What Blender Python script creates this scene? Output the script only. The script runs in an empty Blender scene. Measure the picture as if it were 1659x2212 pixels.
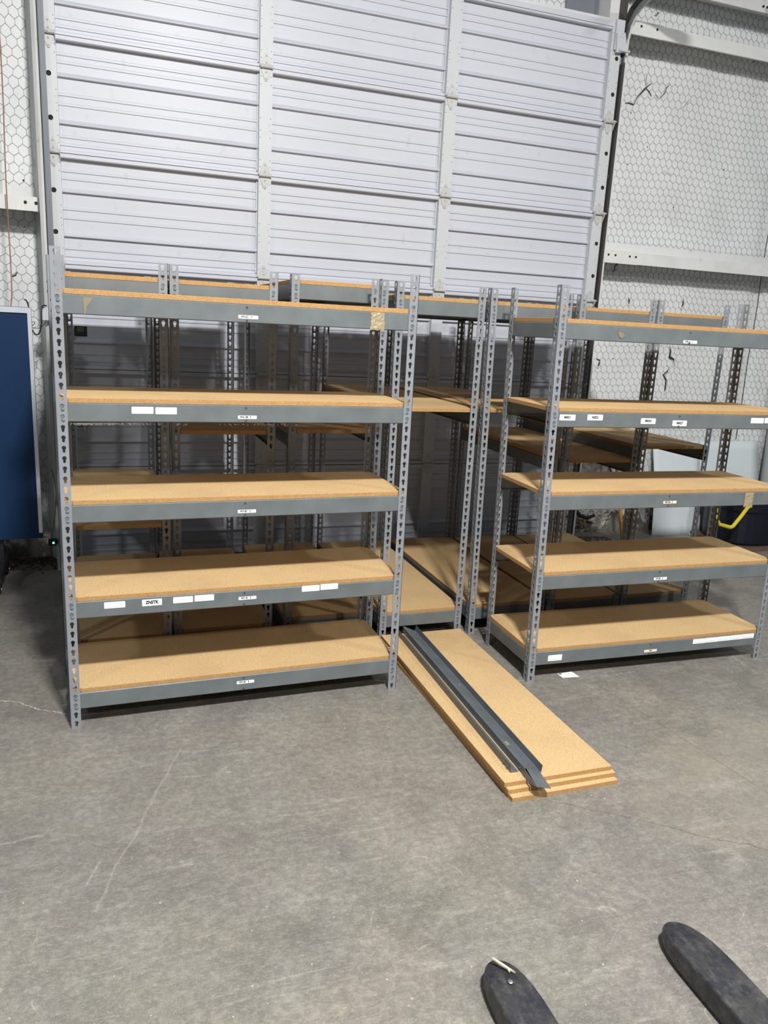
import bpy, bmesh, math, random
from mathutils import Vector, Matrix
PI = math.pi
random.seed(11)
SC = bpy.context.scene
COL = SC.collection

# ------------------------------------------------------------------ camera
F_PX, YAW, PITCH, ROLL = 1670.5, 0.3453, -0.2355, 0.0525
CAM = Vector((0.1871, -3.0155, 1.6189))
cy_, sy_, cp_, sp_ = math.cos(YAW), math.sin(YAW), math.cos(PITCH), math.sin(PITCH)
fwd = Vector((sy_*cp_, cy_*cp_, sp_)); right = Vector((cy_, -sy_, 0)); up = right.cross(fwd)
cr_, sr_ = math.cos(ROLL), math.sin(ROLL)
r2 = cr_*right + sr_*up; u2 = -sr_*right + cr_*up
cd = bpy.data.cameras.new('camera'); cam = bpy.data.objects.new('camera', cd); COL.objects.link(cam)
cd.sensor_fit = 'HORIZONTAL'; cd.sensor_width = 36.0; cd.lens = 36.0*F_PX/1659.0
cd.clip_start = 0.05; cd.clip_end = 100
M = Matrix((r2, u2, -fwd)).transposed().to_4x4(); M.translation = CAM
cam.matrix_world = M
SC.camera = cam

# ------------------------------------------------------------------ world, lamps, exposure
w = bpy.data.worlds.new('hall_light'); SC.world = w; w.use_nodes = True
bg = w.node_tree.nodes['Background']; bg.inputs[0].default_value = (0.80, 0.91, 1.0, 1); bg.inputs[1].default_value = 0.18
def lamp(name, loc, target, power, sx, sy, col=(1, 0.975, 0.94)):
    l = bpy.data.lights.new(name, 'AREA'); l.shape = 'RECTANGLE'; l.size = sx; l.size_y = sy
    l.energy = power; l.color = col
    o = bpy.data.objects.new(name, l); COL.objects.link(o); o.location = loc
    o.rotation_euler = (Vector(target)-Vector(loc)).to_track_quat('-Z', 'Y').to_euler()
    return o
lamp('hall_lamp', (0.9, -3.5, 5.0), (0.9, -1.8, 0.0), 505, 0.42, 0.30)
lamp('hall_lamp', (5.2, -3.5, 5.2), (4.8, -2.0, 0.0), 120, 0.42, 0.30)
lamp('hall_lamp', (-3.4, -3.3, 5.2), (-3.2, -2.0, 0.0), 70, 0.42, 0.30)
lamp('hall_lamp', (1.6, -6.7, 5.0), (1.6, -2.6, 0.0), 120, 0.42, 0.30)
vs = SC.view_settings
vs.view_transform = 'Standard'; vs.look = 'None'; vs.gamma = 1.0; vs.use_curve_mapping = False
vs.exposure = 0.0
SC.cycles.use_denoising = True
SC.cycles.max_bounces = 8; SC.cycles.diffuse_bounces = 5

# ------------------------------------------------------------------ materials
def mat(name, base=(0.5, 0.5, 0.5), rough=0.6, metal=0.0, spec=0.5):
    m = bpy.data.materials.new(name); m.use_nodes = True
    b = m.node_tree.nodes['Principled BSDF']
    b.inputs['Base Color'].default_value = (*base, 1); b.inputs['Roughness'].default_value = rough
    b.inputs['Metallic'].default_value = metal; b.inputs['Specular IOR Level'].default_value = spec
    return m
class NT:
    def __init__(s, m): s.m = m; s.t = m.node_tree; s.b = s.t.nodes['Principled BSDF']; s.tc = s.n('ShaderNodeTexCoord')
    def n(s, typ, **k):
        o = s.t.nodes.new(typ)
        for a, v in k.items(): setattr(o, a, v)
        return o
    def l(s, a, b): s.t.links.new(a, b)
    def mapping(s, scale=(1, 1, 1), rot=(0, 0, 0), loc=(0, 0, 0), src='Object'):
        mp = s.n('ShaderNodeMapping'); mp.inputs['Scale'].default_value = scale; mp.inputs['Rotation'].default_value = rot
        mp.inputs['Location'].default_value = loc
        s.l(s.tc.outputs[src], mp.inputs[0]); return mp.outputs[0]
    def noise(s, vec, scale, detail=4, rough=0.55, dist=0.0):
        o = s.n('ShaderNodeTexNoise'); o.inputs['Scale'].default_value = scale; o.inputs['Detail'].default_value = detail
        o.inputs['Roughness'].default_value = rough; o.inputs['Distortion'].default_value = dist
        s.l(vec, o.inputs['Vector']); return o.outputs['Fac']
    def ramp(s, fac, stops):
        o = s.n('ShaderNodeValToRGB'); e = o.color_ramp.elements
        while len(e) < len(stops): e.new(0.5)
        for i, (p, c) in enumerate(stops):
            e[i].position = p; e[i].color = (c, c, c, 1) if isinstance(c, (int, float)) else (*c, 1)
        s.l(fac, o.inputs[0]); return o.outputs[0]
    def mix(s, fac, a, b, mode='MIX'):
        o = s.n('ShaderNodeMix', data_type='RGBA', blend_type=mode)
        for sock, v in ((o.inputs[0], fac), (o.inputs[6], a), (o.inputs[7], b)):
            if isinstance(v, (int, float)): sock.default_value = v
            elif isinstance(v, tuple): sock.default_value = (*v, 1)
            else: s.l(v, sock)
        return o.outputs[2]
    def math(s, op, a, b=None, c=None):
        o = s.n('ShaderNodeMath', operation=op)
        for i, v in enumerate((a, b, c)):
            if v is None: continue
            if isinstance(v, (int, float)): o.inputs[i].default_value = v
            else: s.l(v, o.inputs[i])
        return o.outputs[0]
    def sep(s, vec):
        o = s.n('ShaderNodeSeparateXYZ'); s.l(vec, o.inputs[0]); return o.outputs
    def color(s, c): s.l(c, s.b.inputs['Base Color'])
    def bump(s, h, dist=0.002, strength=0.5):
        o = s.n('ShaderNodeBump'); o.inputs['Strength'].default_value = strength; o.inputs['Distance'].default_value = dist
        s.l(h, o.inputs['Height']); s.l(o.outputs[0], s.b.inputs['Normal'])

def m_grey_paint(name, base, var=0.12, rough=0.42):
    m = mat(name, base, rough, 0.0, 0.5); g = NT(m)
    v = g.mapping()
    n = g.noise(v, 9, 5); n2 = g.noise(g.mapping(scale=(6, 60, 60)), 3, 4, 0.7)
    sc = g.ramp(g.noise(g.mapping(scale=(4, 90, 40), rot=(0, 0.3, 0.5)), 4, 3, 0.6), ((0.0, 0), (0.70, 0), (0.76, 1)))
    dark = tuple(c*(1-var) for c in base); lite = tuple(min(1, c*(1+var)) for c in base)
    c = g.mix(g.ramp(n, ((0.3, 0.0), (0.7, 1.0))), dark, lite)
    c = g.mix(g.math('MULTIPLY', sc, 0.16), c, tuple(min(1, c_*2.2) for c_ in base))
    g.color(c); g.l(g.ramp(n2, ((0.2, rough-0.08), (0.8, rough+0.14))), g.b.inputs['Roughness'])
    return m
GREY = m_grey_paint('grey_steel_paint', (0.128, 0.146, 0.152))
GREY_POST = m_grey_paint('grey_post_paint', (0.225, 0.243, 0.268), 0.1, 0.40)
GREY_LOOSE = m_grey_paint('loose_beam_paint', (0.100, 0.115, 0.128), 0.15, 0.4)

def m_board(name, face=True):
    m = mat(name, (0.6, 0.45, 0.27), 0.75, 0, 0.2); g = NT(m)
    if face:
        v = g.mapping(); f = g.noise(v, 170, 3, 0.7); big = g.noise(v, 3.2, 5, 0.6, 0.4); mid = g.noise(v, 22, 4, 0.6)
        c = g.mix(g.ramp(f, ((0.35, 0), (0.65, 1))), (0.44, 0.300, 0.146), (0.65, 0.470, 0.246))
        c = g.mix(g.math('MULTIPLY', g.ramp(big, ((0.42, 0), (0.72, 1))), 0.45), c, (0.40, 0.27, 0.155))
        c = g.mix(g.math('MULTIPLY', g.ramp(mid, ((0.58, 0), (0.75, 1))), 0.18), c, (0.30, 0.20, 0.12))
        scr = g.ramp(g.noise(g.mapping(scale=(1.5, 9, 1), rot=(0, 0, 0.35)), 6, 2, 0.5, 1.5), ((0.492, 0), (0.5, 1), (0.508, 0)))
        c = g.mix(g.math('MULTIPLY', scr, 0.16), c, (0.16, 0.11, 0.07))
        g.color(c); g.bump(f, 0.0006, 0.3)
    else:
        v = g.mapping(scale=(1, 1, 2.2)); vo = g.n('ShaderNodeTexVoronoi'); vo.inputs['Scale'].default_value = 400; g.l(v, vo.inputs['Vector'])
        f = g.sep(vo.outputs['Color'])[0]; n = g.noise(v, 60, 3)
        c = g.mix(g.ramp(f, ((0.15, 0), (0.9, 1))), (0.34, 0.190, 0.075), (0.50, 0.305, 0.130))
        c = g.mix(g.math('MULTIPLY', g.ramp(n, ((0.5, 0), (0.75, 1))), 0.35), c, (0.27, 0.15, 0.06))
        g.color(c); g.bump(f, 0.0006, 0.3)
    return m
BOARD = m_board('particleboard_face'); BEDGE = m_board('particleboard_edge', False)

def m_concrete():
    m = mat('concrete_floor', (0.3, 0.29, 0.26), 0.55, 0, 0.45); g = NT(m)
    v = g.mapping(); mid = g.noise(v, 3.6, 12, 0.74, 0.5); fine = g.noise(v, 34, 9, 0.82, 0.3); micro = g.noise(v, 300, 2, 0.6)
    def patch(loc, scale, lo, hi, rough=0.68, rot=0.0, st=(1, 1, 1), det=9): return g.ramp(g.noise(g.mapping(loc=loc, rot=(0, 0, rot), scale=st), scale, det, rough, 0.4), ((lo, 0), (hi, 1)))
    def over(c, fac, k, col): return g.mix(g.math('MULTIPLY', fac, k), c, col)
    c = g.mix(g.ramp(mid, ((0.30, 0), (0.70, 1))), (0.100, 0.093, 0.083), (0.300, 0.288, 0.260))
    c = over(c, patch((4, 7, 0), 1.5, 0.40, 0.62), 0.45, (0.205, 0.180, 0.168))
    c = over(c, patch((1, 3, 5), 1.9, 0.46, 0.66), 0.45, (0.190, 0.198, 0.152))
    c = over(c, patch((8, 2, 1), 1.3, 0.50, 0.68), 0.42, (0.300, 0.268, 0.200))
    c = over(c, patch((2, 9, 4), 3.1, 0.56, 0.72, 0.75), 0.55, (0.088, 0.078, 0.070))
    c = over(c, patch((6, 2, 9), 2.4, 0.52, 0.66, 0.8), 0.45, (0.100, 0.090, 0.084))
    c = over(c, patch((5, 5, 2), 0.8, 0.50, 0.70), 0.30, (0.290, 0.278, 0.255))
    c = over(c, patch((3, 1, 7), 7.0, 0.60, 0.70, 0.8), 0.40, (0.40, 0.385, 0.340))
    # scuffs: stretched noise at several angles
    for rot, sc, th, k, col in ((0.55, (1.0, 9, 1), 0.62, 0.32, (0.42, 0.41, 0.37)), (-0.80, (1.3, 22, 1), 0.66, 0.28, (0.46, 0.44, 0.40)),
                                (1.35, (1.6, 18, 1), 0.64, 0.30, (0.085, 0.078, 0.070)), (0.95, (2.0, 30, 1), 0.67, 0.35, (0.50, 0.48, 0.43))):
        c = over(c, patch((rot, 2, 0), 2.4, th-0.03, th+0.05, 0.65, rot, sc, 5), k, col)
    c = over(c, patch((7, 7, 3), 9.0, 0.50, 0.66, 0.8, 0.7, (1, 4.5, 1), 10), 0.30, (0.36, 0.345, 0.31))
    c = over(c, patch((2, 6, 3), 11.0, 0.52, 0.66, 0.8, -0.5, (1, 4.0, 1), 10), 0.35, (0.095, 0.086, 0.078))
    # hairline curved scratches
    for sd, sc in ((1, 2.1), (4, 3.7), (7, 1.3)):
        nz = g.noise(g.mapping(loc=(sd, sd*2, 0)), sc, 1, 0.3, 0.6)
        gate = patch((sd*3, 1, 0), 5.0, 0.60, 0.66, 0.5, 0, (1, 1, 1), 2)
        c = over(c, g.math('MULTIPLY', g.ramp(nz, ((0.4975, 0), (0.5, 1), (0.5025, 0))), gate), 0.5, (0.46, 0.44, 0.39))
    c = g.mix(g.math('MULTIPLY', g.ramp(fine, ((0.40, 0), (0.56, 1))), 0.50), c, (0.085, 0.080, 0.072))
    c = over(c, g.ramp(g.noise(g.mapping(loc=(6, 0, 0), rot=(0, 0, 0.6), scale=(1, 2.2, 1)), 70, 8, 0.85), ((0.52, 0), (0.66, 1))), 0.42, (0.46, 0.445, 0.40))
    c = over(c, g.ramp(micro, ((0.45, 0), (0.65, 1))), 0.14, (0.45, 0.44, 0.40))
    c = over(c, g.ramp(g.noise(v, 70, 1, 0.4), ((0.790, 0), (0.80, 1))), 0.6, (0.55, 0.52, 0.45))
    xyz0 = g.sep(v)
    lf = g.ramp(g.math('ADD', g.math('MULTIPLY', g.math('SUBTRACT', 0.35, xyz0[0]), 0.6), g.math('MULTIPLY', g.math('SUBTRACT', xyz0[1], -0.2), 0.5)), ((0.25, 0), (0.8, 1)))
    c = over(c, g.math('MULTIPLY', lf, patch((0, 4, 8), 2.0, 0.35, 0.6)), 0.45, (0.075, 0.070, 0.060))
    # pale dried-water stain right of centre and a dirt band along the back wall (both have their own outline)
    xyz = g.sep(v)
    wob = g.math('MULTIPLY', g.math('SUBTRACT', g.noise(v, 2.2, 5, 0.6), 0.5), 1.3)
    dx = g.math('SUBTRACT', xyz[0], 2.72); dy = g.math('SUBTRACT', xyz[1], -1.05)
    d2 = g.math('SQRT', g.math('ADD', g.math('MULTIPLY', dx, dx), g.math('MULTIPLY', g.math('MULTIPLY', dy, dy), 2.2)))
    st = g.ramp(g.math('ADD', d2, wob), ((0.60, 1), (0.72, 0)))
    c = g.mix(g.math('MULTIPLY', g.math('MULTIPLY', st, g.ramp(g.noise(v, 5, 9, 0.7), ((0.35, 0.3), (0.65, 1)))), 0.34), c, (0.34, 0.31, 0.24))
    # hairline cracks
    def crack(x0, y0, x1, y1, wdt, amp, col, k):
        nonlocal c
        L = math.hypot(x1-x0, y1-y0); ux, uy = (x1-x0)/L, (y1-y0)/L
        px = g.math('SUBTRACT', xyz[0], x0); py = g.math('SUBTRACT', xyz[1], y0)
        t = g.math('ADD', g.math('MULTIPLY', px, ux), g.math('MULTIPLY', py, uy))
        q = g.math('ADD', g.math('MULTIPLY', px, -uy), g.math('MULTIPLY', py, ux))
        q = g.math('ADD', q, g.math('MULTIPLY', g.math('SUBTRACT', g.noise(v, 5, 5, 0.7), 0.5), amp))
        msk = g.math('LESS_THAN', g.math('ABSOLUTE', q), wdt)
        msk = g.math('MULTIPLY', msk, g.math('GREATER_THAN', t, 0.0)); msk = g.math('MULTIPLY', msk, g.math('LESS_THAN', t, L))
        c = g.mix(g.math('MULTIPLY', msk, k), c, col)
    crack(*CR[0], 0.0016, 0.0, (0.10, 0.09, 0.08), 0.75)
    crack(*CR[1], 0.0022, 0.10, (0.10, 0.09, 0.08), 0.7)
    crack(*CR[2], 0.0022, 0.13, (0.50, 0.46, 0.38), 0.8)
    crack(*CR[3], 0.003, 0.0, (0.09, 0.08, 0.07), 0.7)
    crack(*CR[4], 0.0040, 0.05, (0.40, 0.385, 0.34), 0.22)
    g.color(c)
    g.l(g.ramp(mid, ((0.3, 0.42), (0.7, 0.62))), g.b.inputs['Roughness'])
    g.bump(g.math('ADD', g.math('MULTIPLY', fine, 0.5), mid), 0.0015, 0.2)
    return m
CR = [(2.35, -0.12, 2.55, -1.9), (1.60, -0.9, 2.9, -1.9), (-0.62, 0.55, -0.02, 0.12), (3.3, 2.42, 4.2, 1.2), (0.40, -0.25, 0.10, -1.05)]
CONC = m_concrete()

def m_white(name, base, dirt=0.15, rough=0.5, streak=False, low_dirt=False):
    m = mat(name, base, rough, 0, 0.4); g = NT(m); v = g.mapping()
    n = g.noise(v, 2.5, 5, 0.65); f = g.noise(v, 40, 3)
    c = g.mix(g.math('MULTIPLY', g.ramp(n, ((0.45, 0), (0.75, 1))), dirt), base, tuple(b*0.6 for b in base))
    sp = g.ramp(g.noise(v, 14, 2, 0.4), ((0.70, 0), (0.74, 1)))
    c = g.mix(g.math('MULTIPLY', sp, dirt), c, (0.22, 0.18, 0.13))
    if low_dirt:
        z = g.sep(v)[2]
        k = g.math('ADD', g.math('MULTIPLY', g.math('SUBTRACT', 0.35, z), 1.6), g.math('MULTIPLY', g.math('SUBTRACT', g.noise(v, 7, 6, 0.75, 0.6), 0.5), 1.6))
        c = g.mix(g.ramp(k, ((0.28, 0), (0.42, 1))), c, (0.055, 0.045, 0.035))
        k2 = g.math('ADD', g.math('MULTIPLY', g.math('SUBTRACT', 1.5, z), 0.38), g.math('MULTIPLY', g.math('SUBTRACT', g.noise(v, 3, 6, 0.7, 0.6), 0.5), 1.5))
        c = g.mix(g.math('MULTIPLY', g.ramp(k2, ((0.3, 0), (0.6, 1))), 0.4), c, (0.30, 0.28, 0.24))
    g.color(c); g.bump(f, 0.001, 0.15)
    return m
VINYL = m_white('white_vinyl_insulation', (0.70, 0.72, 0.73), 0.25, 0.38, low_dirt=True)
DOORW = m_white('door_white_enamel', (0.53, 0.555, 0.62), 0.10, 0.42)
DOORT = m_white('door_fitting_white', (0.53, 0.555, 0.59), 0.22, 0.42)
GIRT = m_white('girt_white_paint', (0.68, 0.69, 0.68), 0.45, 0.5)
TRACKD = m_white('galvanised_track', (0.055, 0.053, 0.050), 0.5, 0.4)
TRIMG = m_white('jamb_trim_grey', (0.17, 0.19, 0.22), 0.3, 0.45)
CREAM = m_white('jamb_trim_cream', (0.64, 0.65, 0.64), 0.35, 0.5)
HINGE = m_white('hinge_zinc_white', (0.48, 0.485, 0.48), 0.3, 0.35)
GALV = m_white('galvanised_edge', (0.26, 0.255, 0.25), 0.4, 0.4)
PANELW = m_white('white_sheet_panel', (0.63, 0.69, 0.72), 0.15, 0.5)
WIRE = mat('galvanised_wire', (0.23, 0.23, 0.225), 0.6, 0.2)
DARK = mat('dark_hole', (0.02, 0.02, 0.018), 0.9)  # near-black for painted hole shade, also for dark screws and seam cords
TEAR = mat('torn_edge', (0.035, 0.028, 0.022), 0.9)
STEEL = mat('bright_steel', (0.55, 0.55, 0.54), 0.35, 0.9)
LABEL = mat('label_white', (0.86, 0.87, 0.86), 0.5)
LABELC = mat('label_cream', (0.74, 0.70, 0.56), 0.55)
INK = mat('ink_black', (0.01, 0.01, 0.01), 0.6)
INKG = mat('ink_grey', (0.35, 0.36, 0.38), 0.6)
BLACKP = mat('black_plastic', (0.008, 0.009, 0.012), 0.45)
GREEN = mat('sticker_green', (0.10, 0.26, 0.10), 0.5)
BLUE = mat('blue_panel', (0.006, 0.027, 0.082), 0.55, 0, 0.2)
FRAME = mat('silver_frame', (0.62, 0.65, 0.72), 0.35, 0.3)
COPPER = mat('red_brown_wire', (0.26, 0.13, 0.09), 0.6)
YEL = mat('yellow_paint', (0.62, 0.52, 0.03), 0.5)
def m_noisecol(name, a, b, scale, rough=0.8, bump=0.0):
    m = mat(name, a, rough); g = NT(m); n = g.noise(g.mapping(), scale, 6, 0.7, 0.4)
    g.color(g.mix(g.ramp(n, ((0.35, 0), (0.65, 1))), a, b))
    if bump: g.bump(n, bump, 0.8)
    return m
TAPE = m_noisecol('brown_packing_tape', (0.27, 0.22, 0.14), (0.38, 0.32, 0.21), 30, 0.3, 0.003)
BLOT = mat('tan_glue_residue', (0.215, 0.185, 0.125), 0.6)
POLE = m_noisecol('worn_orange_wood', (0.50, 0.26, 0.03), (0.22, 0.12, 0.04), 25, 0.7)
WOOL = m_noisecol('dirty_fibreglass', (0.16, 0.145, 0.12), (0.45, 0.43, 0.39), 14, 0.95, 0.02)
WOOLT = m_noisecol('tan_foam_scrap', (0.40, 0.31, 0.15), (0.20, 0.15, 0.08), 30, 0.9, 0.01)
DIRT = m_noisecol('dirt_crumbs', (0.035, 0.028, 0.022), (0.12, 0.09, 0.06), 60, 0.95)
FORK = None
def m_fork():
    m = mat('worn_black_fork', (0.03, 0.032, 0.038), 0.42, 0.2, 0.5); g = NT(m); v = g.mapping()
    n = g.noise(v, 9, 7, 0.75, 0.6); s_ = g.noise(g.mapping(scale=(7, 4, 4), rot=(0, 0, 0.2)), 5, 9, 0.8)
    c = g.mix(g.ramp(n, ((0.4, 0), (0.7, 1))), (0.018, 0.021, 0.032), (0.060, 0.058, 0.056))
    c = g.mix(g.math('MULTIPLY', g.ramp(s_, ((0.48, 0), (0.66, 1))), 0.42), c, (0.17, 0.17, 0.165))
    g.color(c); g.l(g.ramp(n, ((0.3, 0.32), (0.7, 0.6))), g.b.inputs['Roughness']); g.bump(n, 0.001, 0.3)
    return m
FORK = m_fork()
LED = mat('green_lamp', (0.05, 0.8, 0.4), 0.4)
LED.node_tree.nodes['Principled BSDF'].inputs['Emission Color'].default_value = (0.1, 1, 0.5, 1)
LED.node_tree.nodes['Principled BSDF'].inputs['Emission Strength'].default_value = 4
DRUM = m_noisecol('dark_blue_plastic', (0.002, 0.003, 0.008), (0.004, 0.006, 0.016), 6, 0.4)
COLUMN = m_white('grey_column_paint', (0.42, 0.44, 0.45), 0.2, 0.5)

# ------------------------------------------------------------------ mesh helpers
class MB:
    def __init__(s): s.v = []; s.f = []; s.m = []; s.sm = []
    def add(s, verts, faces, mi=0, smooth=False):
        o = len(s.v); s.v += [tuple(v) for v in verts]
        for f in faces: s.f.append([i+o for i in f]); s.m.append(mi); s.sm.append(smooth)
        return s
    def box(s, x0, y0, z0, x1, y1, z1, mi=0):
        v = [(x, y, z) for z in (z0, z1) for y in (y0, y1) for x in (x0, x1)]
        return s.add(v, [(0, 2, 3, 1), (4, 5, 7, 6), (0, 1, 5, 4), (2, 6, 7, 3), (0, 4, 6, 2), (1, 3, 7, 5)], mi)
    def prism(s, pts, axis, a0, a1, mi=0, smooth=False):
        """closed polygon pts (2D) extruded along axis 'x','y','z' (pts in the two others, in xyz order)"""
        n = len(pts)
        def P(p, a): return (a, p[0], p[1]) if axis == 'x' else (p[0], a, p[1]) if axis == 'y' else (p[0], p[1], a)
        v = [P(p, a0) for p in pts]+[P(p, a1) for p in pts]
        s.add(v, [tuple(range(n))[::-1], tuple(range(n, 2*n))], mi)
        return s.add(v, [(i, (i+1) % n, n+(i+1) % n, n+i) for i in range(n)], mi, smooth)
    def sheet(s, pts, axis, a0, a1, t, mi=0):
        """open polyline given thickness t in its plane, extruded along axis"""
        n = len(pts); off = []
        for i in range(n):
            a = Vector(pts[max(i-1, 0)]); b = Vector(pts[min(i+1, n-1)]); d = (b-a).normalized(); nn = Vector((-d.y, d.x))
            p = Vector(pts[i])
            if 0 < i < n-1:
                d1 = (p-a).normalized(); d2 = (b-p).normalized(); n1 = Vector((-d1.y, d1.x)); n2 = Vector((-d2.y, d2.x))
                m_ = (n1+n2)
                if m_.length > 1e-6: m_.normalize(); k = 1/max(0.35, m_.dot(n1)); nn = m_*k
            off.append(tuple(p+nn*t))
        def P(p, a): return (a, p[0], p[1]) if axis == 'x' else (p[0], a, p[1]) if axis == 'y' else (p[0], p[1], a)
        v = [P(p, a) for a in (a0, a1) for p in list(pts)+off]
        f = []; N = 2*n
        for i in range(n-1):
            f += [(i, i+1, N+i+1, N+i), (n+i, N+n+i, N+n+i+1, n+i+1), (i, n+i, n+i+1, i+1), (N+i, N+i+1, N+n+i+1, N+n+i)]
        f += [(0, N, N+n, n), (n-1, 2*n-1, N+2*n-1, N+n-1)]
        return s.add(v, f, mi)
    def cyl(s, p0, p1, r, n=10, mi=0, smooth=True, r1=None, caps=True):
        p0 = Vector(p0); p1 = Vector(p1); d = (p1-p0).normalized(); r1 = r if r1 is None else r1
        a = d.orthogonal().normalized(); b = d.cross(a)
        ring = [a*math.cos(2*PI*i/n)+b*math.sin(2*PI*i/n) for i in range(n)]
        v = [p0+q*r for q in ring]+[p1+q*r1 for q in ring]
        s.add(v, [(i, (i+1) % n, n+(i+1) % n, n+i) for i in range(n)], mi, smooth)
        if caps: s.add(v, [tuple(range(n))[::-1], tuple(range(n, 2*n))], mi)
        return s
    def tube(s, pts, r, n=6, mi=0):
        pts = [Vector(p) for p in pts]; rings = []; prev = None
        for i, p in enumerate(pts):
            d = (pts[min(i+1, len(pts)-1)]-pts[max(i-1, 0)]).normalized()
            a = d.orthogonal().normalized() if prev is None else (prev-d*prev.dot(d)).normalized()
            prev = a; b = d.cross(a)
            rr = r[i] if isinstance(r, (list, tuple)) else r
            rings.append([p+(a*math.cos(2*PI*k/n)+b*math.sin(2*PI*k/n))*rr for k in range(n)])
        v = [q for ring in rings for q in ring]; f = []
        for i in range(len(pts)-1):
            for k in range(n): f.append((i*n+k, i*n+(k+1) % n, (i+1)*n+(k+1) % n, (i+1)*n+k))
        s.add(v, f, mi, True)
        return s.add(v, [tuple(range(n))[::-1], tuple(range(len(v)-n, len(v)))], mi)
    def dome(s, c, nrm, r, h, n=10, mi=0):
        c = Vector(c); nrm = Vector(nrm).normalized(); a = nrm.orthogonal().normalized(); b = nrm.cross(a)
        v = []
        for (rr, hh) in ((1, 0), (0.92, 0.6), (0.5, 1.0)):
            v += [c+(a*math.cos(2*PI*i/n)+b*math.sin(2*PI*i/n))*r*rr+nrm*h*hh for i in range(n)]
        f = [(j*n+i, j*n+(i+1) % n, (j+1)*n+(i+1) % n, (j+1)*n+i) for j in range(2) for i in range(n)]
        s.add(v, f, mi, True); return s.add(v, [tuple(range(2*n, 3*n))], mi)
    def mesh(s, name, mats):
        me = bpy.data.meshes.new(name); me.from_pydata(s.v, [], s.f)
        for m in (mats if isinstance(mats, (list, tuple)) else [mats]): me.materials.append(m)
        me.polygons.foreach_set('material_index', s.m); me.polygons.foreach_set('use_smooth', s.sm)
        me.update(); return me
    def build(s, name, mats, parent=None, loc=(0, 0, 0), rot=(0, 0, 0)):
        return obj(name, s.mesh(name, mats), parent, loc, rot)
def obj(name, me, parent=None, loc=(0, 0, 0), rot=(0, 0, 0)):
    o = bpy.data.objects.new(name, me); COL.objects.link(o); o.parent = parent; o.location = loc; o.rotation_euler = rot
    return o
def empty(name, loc=(0, 0, 0), rz=0.0): return obj(name, None, None, loc, (0, 0, rz))
def tag(o, label=None, cat=None, group=None, kind=None):
    if label: o['label'] = label
    if cat: o['category'] = cat
    if group: o['group'] = group
    if kind: o['kind'] = kind
    return o

def plate(mb, W, t, rows, mp, mi=0):
    """thin plate of width W; rows = [(z0, z1, hole polygon or None)]; hole starts at its lowest point on the centre line,
    counter-clockwise (right side first), symmetric; mp(u, depth, z) -> xyz"""
    for (z0, z1, hole) in rows:
        if hole is None:
            for d in (0, t): mb.add([mp(0, d, z0), mp(W, d, z0), mp(W, d, z1), mp(0, d, z1)], [(0, 1, 2, 3) if d == 0 else (3, 2, 1, 0)], mi)
        else:
            n = len(hole); uc = hole[0][0]; h = n//2
            rt = [(uc, z0), (W, z0), (W, z1), (uc, z1)]+[hole[i] for i in range(h, -1, -1)]
            lf = [(uc, z1), (0, z1), (0, z0), (uc, z0)]+[hole[0]]+[hole[n-i] for i in range(1, n-h+1)]
            for d in (0, t):
                for poly in (rt, lf):
                    v = [mp(p[0], d, p[1]) for p in poly]; idx = tuple(range(len(v)))
                    mb.add(v, [idx if d == 0 else idx[::-1]], mi)
            v = [mp(p[0], d, p[1]) for d in (0, t) for p in hole]
            mb.add(v, [(i, n+i, n+(i+1) % n, (i+1) % n) for i in range(n)], mi)
    za, zb = rows[0][0], rows[-1][1]
    for u in (0, W): mb.add([mp(u, 0, za), mp(u, t, za), mp(u, t, zb), mp(u, 0, zb)], [(0, 1, 2, 3)], mi)
    for z in (za, zb): mb.add([mp(0, 0, z), mp(W, 0, z), mp(W, t, z), mp(0, t, z)], [(0, 1, 2, 3)], mi)

def text_mesh(txt, size, name='lettering', mats=None):
    cu = bpy.data.curves.new(name, 'FONT'); cu.body = txt; cu.size = size; cu.align_x = 'CENTER'; cu.align_y = 'CENTER'
    cu.offset = size*0.05; cu.resolution_u = 2
    o = bpy.data.objects.new(name, cu); COL.objects.link(o)
    me = bpy.data.meshes.new_from_object(o.evaluated_get(bpy.context.evaluated_depsgraph_get()))
    me.transform(Matrix.Diagonal((0.82, 1, 1, 1))); bpy.data.objects.remove(o); bpy.data.curves.remove(cu); me.materials.clear(); me.materials.append(mats or INK); me.name = name
    return me

# ------------------------------------------------------------------ structure: floor, back wall, girts, door
ZR = lambda n: 0.0286+0.6178*n
YD = 2.18
fl = MB().box(-5, -7, -0.1, 9, 2.8, 0).build('floor', CONC); tag(fl, kind='structure')

_r3 = random.Random(3); PH = [(_r3.uniform(1, 9), _r3.uniform(1, 9), _r3.uniform(0, 6), _r3.uniform(0.0008, 0.0026)) for _ in range(14)]
def sheet_y(x, z):
    d = sum(a*math.sin(fx*x+fz*z+p)*math.sin(fz*1.3*x-fx*z*0.7) for fx, fz, p, a in PH)
    return 2.42+d+sum(0.022*math.exp(-((x-sx)/0.06)**2) for sx in (-1.35, 0.25, 1.8, 3.4, 5.42, 6.9))
def insulation():
    bm = MB(); nx, nz = 240, 112; x0, x1, z0, z1 = -4.0, 8.0, 0.0, 5.6; v = []
    for j in range(nz+1):
        for i in range(nx+1):
            x = x0+(x1-x0)*i/nx; z = z0+(z1-z0)*j/nz
            v.append((x, sheet_y(x, z), z))
    f = [(j*(nx+1)+i, j*(nx+1)+i+1, (j+1)*(nx+1)+i+1, (j+1)*(nx+1)+i) for j in range(nz) for i in range(nx)]
    bm.add(v, f, 0, True)
    bm.box(x0, 2.52, z0, x1, 2.6, z1)
    return bm
wall = insulation().build('wall_back', VINYL); tag(wall, kind='structure')

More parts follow.
